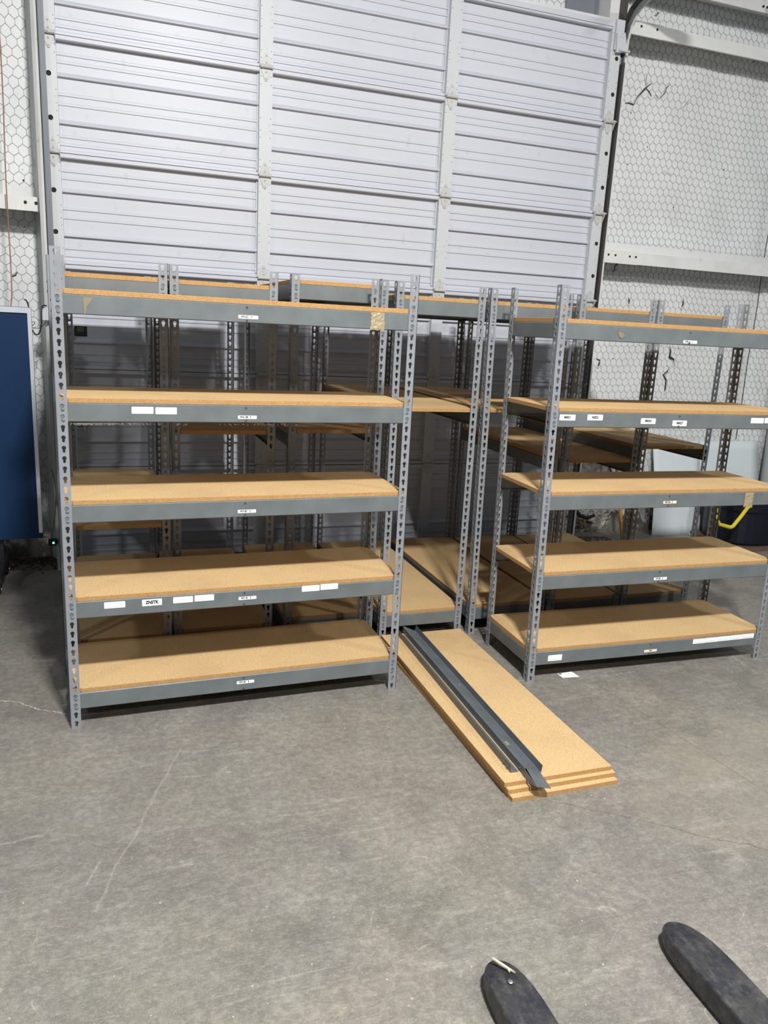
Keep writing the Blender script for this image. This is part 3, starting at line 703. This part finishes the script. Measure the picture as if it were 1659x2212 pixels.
tag(d_.build('dust_fringe', mat('pale_dust', (0.45, 0.42, 0.36), 0.9), A), kind='stuff')

RTH, RW, RD = -0.0224, 1.3818, 0.4661
Rk = rack('steel_shelving', 'grey steel shelving unit with five particleboard shelves, front right, cut by the picture edge', (2.0245, -0.0472, 0), RTH, RW, RD, LV, 'x', lean=(-0.0118, 0.003))
def rs(x, z, *a, **k):
    lx = -0.0118*z; ly = 0.003*z
    return sticker(Rk, x, z, *a, y=T-0.0002+ly, **k)
for x, z, txt, m in ((0.668, 1.620, 'W8-1A', LABEL), (0.679, 0.869, 'W8-10A', LABELC), (0.685, 0.484, 'W3-4B', LABEL), (0.686, 0.103, 'WA', LABELC)):
    rs(x, z, 0.076, 0.0135, txt, 0.0112, arrow=(1 if txt != 'WA' else None), m=m, label='narrow sticker with black location code')
for x, z, txt in ((0.072, 1.267, 'M0021'), (0.213, 1.269, 'A0022'), (0.497, 1.256, 'M0024'), (0.672, 1.248, 'M0027')):
    rs(x, z, 0.080, 0.026, txt, 0.0155, label='white sticker reading '+txt)
rs(1.122, 1.266, 0.078, 0.026, lines=1); rs(1.205, 1.267, 0.078, 0.026, lines=1); rs(0.141, 0.113, 0.076, 0.030, lines=1)
for k in range(5): rs(0.978+k*0.0775, 0.131+0.0009*k, 0.077, 0.026, lines=1)
tape(Rk, 1.148, 0.873, 0.052, 0.070, y=T+0.002)
mb = MB(); mb.prism([(0.281, 1.640), (0.290, 1.624), (0.304, 1.620), (0.315, 1.630), (0.309, 1.640), (0.296, 1.646), (0.284, 1.648)], 'y', 0.0045, 0.0052); mb.build('glue_mark', BLOT, Rk)

ROWS = [('B', -0.0420, 0.5000, 0.4709, 16, 44, 0, 'leftmost end-on grey shelving unit of the back row, its middle shelf set low'),
        ('b', 0.4376, 0.5338, 0.4694, 27, 44, 0, 'second end-on grey shelving unit from the left in the back row'),
        ('C', 0.9783, 0.5844, 0.4697, 27, 45, 0, 'third end-on grey shelving unit from the left, its top shelf raised highest'),
        ('E', 1.4787, 0.5546, 0.4686, 30, 44, 0, 'end-on grey shelving unit behind the stack of loose boards'),
        ('F', 2.0000, 0.5652, 0.4707, 30, 44, -0.012, 'fifth end-on grey shelving unit, behind the left posts of the front right unit'),
        ('G', 2.4846, 0.5518, 0.4730, 23, 44, 0, 'sixth end-on grey shelving unit, middle shelf low, behind the front right unit'),
        ('H', 2.9635, 0.5426, 0.4750, 25, 44, 0, 'rightmost end-on grey shelving unit, farthest right of the back row')]
for (u, x, y, wd, km, kt, ln, lab) in ROWS:
    o = rack('steel_shelving', lab, (x, y, 0), 0.0, wd, 1.336, [(2, True), (km, False), (kt, True)], 'y', lean=(ln, 0), group=None, ties=False)

# ------------------------------------------------------------------ loose boards and beams on the floor
def loose_board(x0, y0, x1, y1, z, a, label):
    L = y1-y0; W_ = x1-x0; mb = board_mesh(W_, L, 0.0172, 0, 0.0)
    o = obj('loose_shelf_board', mb, None, (x0, y0, z), (0, 0, a)); return tag(o, label, 'board', 'stack of loose shelf boards on the floor')
loose_board(1.489, -0.897, 1.935, 0.500, 0.000, 0.007, 'loose particleboard shelf lying on the floor, bottom of the stack of three')
loose_board(1.484, -0.872, 1.938, 0.515, 0.0175, 0.0, 'loose particleboard shelf in the middle of the stack of three')
loose_board(1.478, -0.853, 1.930, 0.530, 0.0350, -0.003, 'loose particleboard shelf on top of the stack of three, carrying two loose beams')
ZB = 0.0524
r = empty('loose_beam', (1.603, -0.83, ZB), -0.029); tag(r, 'longer loose dark grey steel beam lying on the stacked boards, its tongue overhanging the near end', 'beam', 'loose beams on the board stack')
L = 1.375
mb = MB(); mb.sheet([(-0.036, 0.001), (-0.034, 0.030), (-0.028, 0.0315), (0.026, 0.006), (0.034, 0.006), (0.038, 0.032)], 'y', 0.0, L, -0.0018)
mb.build('channel', GREY_LOOSE, r)
mb = MB(); mb.add([(-0.028, 0.002, 0.0306), (0.032, 0.002, 0.0056), (0.022, -0.098, 0.0030), (-0.034, -0.095, 0.0150),
                   (-0.028, 0.002, 0.0290), (0.032, 0.002, 0.0040), (0.022, -0.098, 0.0014), (-0.034, -0.095, 0.0134)],
                  [(0, 1, 2, 3), (7, 6, 5, 4), (0, 4, 5, 1), (1, 5, 6, 2), (2, 6, 7, 3), (3, 7, 4, 0)])
mb.add([(-0.034, 0.002, 0.029), (-0.034, -0.092, 0.015), (-0.036, -0.06, 0.002), (-0.037, 0.002, 0.001), (-0.0355, 0.002, 0.029), (-0.0355, -0.092, 0.015), (-0.0375, -0.06, 0.002), (-0.0385, 0.002, 0.001)],
       [(0, 1, 2, 3), (7, 6, 5, 4), (0, 4, 5, 1), (1, 5, 6, 2), (2, 6, 7, 3), (3, 7, 4, 0)])
mb.build('end_tongue', GREY_LOOSE, r)
mb = MB()
for y in (0.03, L-0.03): mb.dome((0.0375, y, 0.020), (1, 0, 0), 0.005, 0.003, 8); mb.dome((-0.036, y, 0.015), (-1, 0, 0), 0.005, 0.003, 8)
mb.dome((0.012, L*0.52, 0.0128), (0.4, 0, 1), 0.008, 0.003, 10); mb.build('rivet', GREY_LOOSE, r)
mb = MB(); mb.box(-0.031, 0.16, 0.0315, -0.012, 0.19, 0.0325); mb.build('glue_mark', BLOT, r, (0, 0, -0.002))
r = empty('loose_beam', (1.545, -0.800, ZB), -0.030); tag(r, 'shorter loose grey steel beam on the stacked boards, left of and partly under the longer one', 'beam', 'loose beams on the board stack')
mb = MB(); mb.sheet([(-0.017, 0.032), (-0.016, 0.001), (0.016, 0.001)], 'y', 0.0, 1.30, 0.0018); mb.build('channel', GREY_LOOSE, r)
mb = MB()
for y in (0.02, 0.05, 1.26): mb.dome((-0.019, y, 0.018), (-1, 0, 0), 0.0045, 0.003, 8)
mb.build('rivet', GREY_LOOSE, r)

# card under the right unit, paper by the wall
c1 = MB(); c1.prism([(2.223, 0.001), (2.223-0.0, -0.046), (2.312, -0.054), (2.306, 0.006)], 'z', 0.0005, 0.0015); c1 = c1.build('white_card', LABEL); tag(c1, 'small white printed card lying on the floor in front of the right shelving unit', 'card')
q = MB(); q.box(2.228, -0.010, 0.0015, 2.243, -0.001, 0.0018); q.box(2.25, -0.016, 0.0015, 2.295, -0.0135, 0.0018, 1); q.box(2.255, -0.032, 0.0015, 2.29, -0.0305, 0.0018, 1); q.build('print', [INK, INKG], c1)
q = MB().prism([(4.87, 2.27), (4.90, 2.19), (5.02, 2.20), (4.99, 2.28)], 'z', 0.001, 0.003).build('paper_slip', LABEL); tag(q, 'white paper slip on the floor below the leaning white sheets', 'paper')

# ------------------------------------------------------------------ pallet truck (only its fork tips reach the frame)
pj = empty('pallet_truck', (1.34, -2.0, 0)); tag(pj, 'black pallet truck whose two worn fork tips point in at the bottom right', 'pallet truck')
def fork(x0, x1, ytip, ang):
    W_ = x1-x0; K = W_/0.112; mb = MB(); b = 0.008
    st = [(0.0, .046, .066), (-.004, .036, .076), (-.012, .027, .085), (-.024, .019, .092), (-.045, .010, .099), (-.075, .004, .104), (-.11, .001, .108), (-.16, 0, .111), (-.22, 0, .112), (-.60, 0, .112), (-1.15, 0, .112)]
    v = []
    for (y, a, c) in st:
        a *= K; c *= K; zt = 0.074-0.024*max(0, 1+y/0.15)**1.8 if y > -0.15 else 0.074
        zb = 0.012+0.010*max(0, 1+y/0.1) if y > -0.1 else 0.012; bb = min(b, (c-a)*0.3)
        v += [(a+0.002, y, zb), (a, y, zb+0.006), (a, y, zt-bb*0.8), (a+bb*0.35, y, zt-bb*0.25), (a+bb, y, zt), (c-bb, y, zt), (c-bb*0.35, y, zt-bb*0.25), (c, y, zt-bb*0.8), (c, y, zb+0.006), (c-0.002, y, zb)]
    n = 10; f = [(i*n+k, (i+1)*n+k, (i+1)*n+(k+1) % n, i*n+(k+1) % n) for i in range(len(st)-1) for k in range(n)]
    mb.add(v, f, 0, False); mb.add(v, [tuple(range(n)), tuple(range(len(v)-n, len(v)))[::-1]])
    mb.cyl((W_/2-0.03, -0.22, 0.028), (W_/2+0.03, -0.22, 0.028), 0.028, 14, 1)
    return mb.build('fork', [FORK, BLACKP], pj, (x0-1.34, ytip+2.0, 0), (0, 0, ang))
f1 = fork(1.018, 1.130, -1.560, -0.02); f2 = fork(1.552, 1.668, -1.575, -0.02)
MB().dome((1.070-1.34, -1.655+2.0, 0.074), (0, 0, 1), 0.007, 0.002, 10).build('screw', STEEL, pj)
mb = MB(); mb.box(-0.34, -0.98, 0.03, 0.34, -0.80, 0.20); mb.cyl((-0.06, -0.95, 0.1), (0.06, -0.95, 0.1), 0.09, 20); mb.build('crosshead', BLACKP, pj)
sp = MB(); sp.prism([(1.058, -1.578), (1.062, -1.576), (1.078, -1.602), (1.095, -1.634), (1.086, -1.624), (1.080, -1.630), (1.080, -1.617), (1.070, -1.602)], 'z', 0.072, 0.0765)
tag(sp.build('wood_splinter', mat('pale_wood', (0.62, 0.54, 0.36), 0.7)), 'pale wood splinter lying on the left fork tip', 'splinter')

# ------------------------------------------------------------------ blue rolling board at the left edge
bb = empty('rolling_board', (-0.80, 1.80, 0)); tag(bb, 'large dark blue board with silver edge on a black wheeled stand', 'rolling board')
x1 = -0.214+0.80
MB().box(x1-1.25, -0.012, 0.300, x1-0.004, 0.010, 1.612).build('board_panel', BLUE, bb)
mb = MB(); mb.box(x1-1.25, -0.020, 1.588, x1, -0.002, 1.618); mb.build('top_frame', FRAME, bb)
MB().box(x1-0.020, -0.020, 0.335, x1, 0.012, 1.588).build('side_frame', FRAME, bb)
MB().box(x1-1.25, 0.010, 0.305, x1-0.002, 0.03, 1.62).build('back_casing', BLACKP, bb)
for lx in (0.335, -0.50):
    MB().box(lx-0.05, 0.03, 0.08, lx+0.03, 0.07, 1.2).build('upright', BLACKP, bb)
    ft = MB(); ft.prism([(-0.17, 0.085), (-0.17, 0.110), (0.0, 0.145), (0.30, 0.145), (0.30, 0.10)], 'x', lx-0.035, lx+0.035); ft = ft.build('foot', BLACKP, bb)
    for wy in (-0.13, 0.26):
        mb = MB(); mb.cyl((lx-0.018, wy, 0.037), (lx+0.018, wy, 0.037), 0.037, 18); mb.box(lx-0.026, wy-0.025, 0.035, lx-0.020, wy+0.025, 0.09); mb.box(lx+0.020, wy-0.025, 0.035, lx+0.026, wy+0.025, 0.09); mb.box(lx-0.026, wy-0.03, 0.082, lx+0.026, wy+0.03, 0.090)
        mb.cyl((lx-0.029, wy, 0.037), (lx+0.029, wy, 0.037), 0.008, 8, 1); mb.build('caster', [BLACKP, STEEL], bb)

# ------------------------------------------------------------------ things along the right wall
def lean_sheet(name, x0, x1, h, yb, yt, label, bow=0.0):
    mb = MB(); nx, nz = 8, 10; v = []
    for s_ in (0, 0.006):
        for j in range(nz+1):
            for i in range(nx+1):
                u = i/nx; t = j/nz
                v.append((x0+(x1-x0)*u-bow*(1-t)**2*(1-u)*0.6-bow*0.8*math.sin(PI*t)*(1-u)**3, yb+(yt-yb)*t+s_-0.01*math.sin(PI*t), h*t))
    N = (nx+1)*(nz+1); f = []
    for j in range(nz):
        for i in range(nx):
            a = j*(nx+1)+i; f += [(a, a+1, a+nx+2, a+nx+1), (N+a, N+a+nx+1, N+a+nx+2, N+a+1)]
    for i in range(nx): a = i; b = nz*(nx+1)+i; f += [(a, N+a, N+a+1, a+1), (b, b+1, N+b+1, N+b)]
    for j in range(nz): a = j*(nx+1); b = a+nx; f += [(a, a+nx+1, N+a+nx+1, N+a), (b, N+b, N+b+nx+1, b+nx+1)]
    mb.add(v, f, 0, True); return tag(mb.build(name, PANELW), label, 'sheet', 'white sheets leaning on the back wall')
lean_sheet('white_sheet', 4.49, 4.98, 0.79, 2.22, 2.35, 'white sheet panel leaning on the back wall, left of two', -0.02)
lean_sheet('white_sheet', 4.92, 5.66, 0.79, 2.26, 2.385, 'white sheet panel leaning on the back wall beside the grey column, right of two')
mb = MB(); mb.cyl((4.135, 2.12, 0.0), (4.065, 2.31, 0.86), 0.015, 10, r1=0.012); tag(mb.build('wooden_pole', POLE), 'worn orange pole leaning on the back wall behind the shelving', 'pole')
cl = MB(); cl.cyl((5.79, 2.27, 0), (5.79, 2.27, 5.2), 0.115, 24); cl.cyl((5.79, 2.27, 0), (5.79, 2.27, 0.02), 0.15, 24)
tag(cl.build('trim_9', COLUMN), kind='structure')
bn = empty('plastic_bin', (5.30, 1.95, 0)); tag(bn, 'dark navy plastic bin with a yellow handle behind the right shelving unit', 'bin')
mb = MB(); n = 28
prf = [(0.03, 0.30), (0.05, 0.315), (0.30, 0.325), (0.32, 0.34), (0.35, 0.34), (0.36, 0.325), (0.40, 0.33), (0.42, 0.30)]
v = []
for (z, r_) in prf:
    for i in range(n):
        a = 2*PI*i/n; k = abs(math.cos(a))**0.6; kk = abs(math.sin(a))**0.6
        v.append((r_*1.25*math.copysign(k, math.cos(a)), r_*0.85*math.copysign(kk, math.sin(a)), z))
f = [(j*n+i, j*n+(i+1) % n, (j+1)*n+(i+1) % n, (j+1)*n+i) for j in range(len(prf)-1) for i in range(n)]+[tuple(range(n))[::-1], tuple(range(len(v)-n, len(v)))]
mb.add(v, f, 0, False); mb.build('body', DRUM, bn)
MB().box(-0.40, -0.30, 0.0, 0.42, 0.27, 0.03).build('skid', m_noisecol('worn_wood', (0.16, 0.10, 0.06), (0.07, 0.05, 0.04), 20), bn)
mb = MB(); mb.tube([(4.60-5.30, -0.30, 0.40), (4.615-5.30, -0.30, 0.30), (4.66-5.30, -0.30, 0.245), (4.775-5.30, -0.30, 0.215), (4.80-5.30, -0.30, 0.225), (4.88-5.30, -0.285, 0.30), (4.965-5.30, -0.25, 0.36), (5.05-5.30, -0.22, 0.37)], 0.0155, 8)
mb.build('handle', YEL, bn)

# torn insulation at the base of the wall right of the door
def lump(name, c, s_, seed, m, label, cat, n=260):
    bm = bmesh.new(); bmesh.ops.create_icosphere(bm, subdivisions=3, radius=1.0); rr = random.Random(seed)
    ph = [(rr.uniform(2, 9), rr.uniform(2, 9), rr.uniform(2, 9), rr.uniform(0, 6), rr.uniform(.05, .16)) for _ in range(8)]
    for v_ in bm.verts:
        p = v_.co.copy(); k = 1+sum(a*math.sin(x*p.x+y*p.y+z*p.z+q) for x, y, z, q, a in ph)
        v_.co = Vector((p.x*s_[0]*k, p.y*s_[1]*k, max(p.z*s_[2]*k, -s_[2])))
    me = bpy.data.meshes.new(name); bm.to_mesh(me); bm.free(); me.materials.append(m)
    for p in me.polygons: p.use_smooth = True
    return tag(obj(name, me, None, c), label, cat)
def flap(name, c, rx, rz, seed, m, label, cat, depth=0.012):
    """crumpled flat scrap pressed against the wall: jagged outline, creased relief"""
    rr_ = random.Random(seed); N = 22; rings = (1.0, 0.72, 0.42, 0.16); v = []; f = []
    rad = [rr_.uniform(0.62, 1.12) for _ in range(N)]
    for q in rings:
        for i in range(N):
            a_ = 2*PI*i/N; x = c[0]+rx*q*rad[i]*math.cos(a_); z = max(0.003, c[1]+rz*q*rad[(i*3) % N]*math.sin(a_))
            v.append((x, sheet_y(x, z)-(0.001 if q == 1.0 else rr_.uniform(0.25, 1.0)*depth), z))
    for j in range(3):
        for i in range(N): f.append((j*N+i, j*N+(i+1) % N, (j+1)*N+(i+1) % N, (j+1)*N+i))
    f.append(tuple(range(3*N, 4*N)))
    v2 = [(p[0], p[1]+0.004, p[2]) for p in v[:N]]; o_ = len(v); v += v2
    f += [(i, o_+i, o_+(i+1) % N, (i+1) % N) for i in range(N)]+[tuple(range(o_, o_+N))]
    return tag(MB().add(v, f).build(name, m), label, cat)
flap('insulation_patch', (3.99, 0.47), 0.17, 0.20, 5, WOOL, 'dirty grey insulation exposed where the wall lining has torn right of the door', 'insulation', 0.016)
flap('foam_scrap', (3.925, 0.085), 0.045, 0.085, 9, WOOLT, 'tan foam scrap at the foot of the wall right of the door', 'scrap', 0.03)
flap('insulation_patch', (4.10, 0.10), 0.12, 0.085, 14, WOOL, 'grey torn insulation at the wall foot beside the orange pole', 'insulation', 0.02)
tear([(3.83, 0.05), (3.87, 0.09), (3.93, 0.10), (4.02, 0.085), (4.10, 0.10)], 0.05)
tear([(4.16, 0.06), (4.18, 0.12), (4.21, 0.19)], 0.03)
mb = MB(); mb.tube([(3.74, 2.30, 0.26), (3.80, 2.27, 0.19), (3.86, 2.26, 0.17), (3.94, 2.27, 0.185)], [0.018, 0.016, 0.015, 0.014], 6); tag(mb.build('black_strap', BLACKP), 'short black strap end hanging at the right door jamb', 'strap')
tear([(3.90, 0.62), (3.98, 0.64), (4.06, 0.63), (4.13, 0.57), (4.17, 0.50), (4.16, 0.42), (4.24, 0.36)], 0.018)

# dirt and crumbs along the wall foot, chips on the floor
rr = random.Random(21)
def crumbs(name, N, fx, size, m, label, cat):
    mb = MB()
    for k in range(N):
        x, y = fx(); s_ = size*rr.uniform(0.4, 1.4); h = s_*rr.uniform(0.3, 0.8); a = rr.uniform(0, PI)
        P = [(x+s_*rr.uniform(.6, 1.1)*math.cos(a+t*PI/2.5), y+s_*rr.uniform(.6, 1.1)*math.sin(a+t*PI/2.5)) for t in range(5)]
        mb.add([(p[0], p[1], 0.0) for p in P]+[((p[0]+x)/2, (p[1]+y)/2, h) for p in P], [(t, (t+1) % 5, 5+(t+1) % 5, 5+t) for t in range(5)]+[(5, 6, 7, 8, 9)])
    return tag(mb.build(name, m), label, cat, kind='stuff')
crumbs('dirt', 600, lambda: (rr.uniform(-1.0, -0.14), 2.38-abs(rr.gauss(0, 0.11))), 0.012, DIRT, 'dark dirt crumbs along the wall foot left of the door', 'dirt')
crumbs('dirt', 260, lambda: (rr.uniform(3.75, 4.06), 2.28-abs(rr.gauss(0, 0.10))), 0.009, DIRT, 'dark dirt crumbs along the wall foot right of the door', 'dirt')
crumbs('floor_chips', 60, lambda: (rr.uniform(-0.7, 2.8), rr.uniform(-2.2, 0.3)), 0.0026, mat('pale_chip', (0.42, 0.38, 0.30), 0.8), 'tiny pale wood and paint chips scattered over the concrete floor', 'chips')
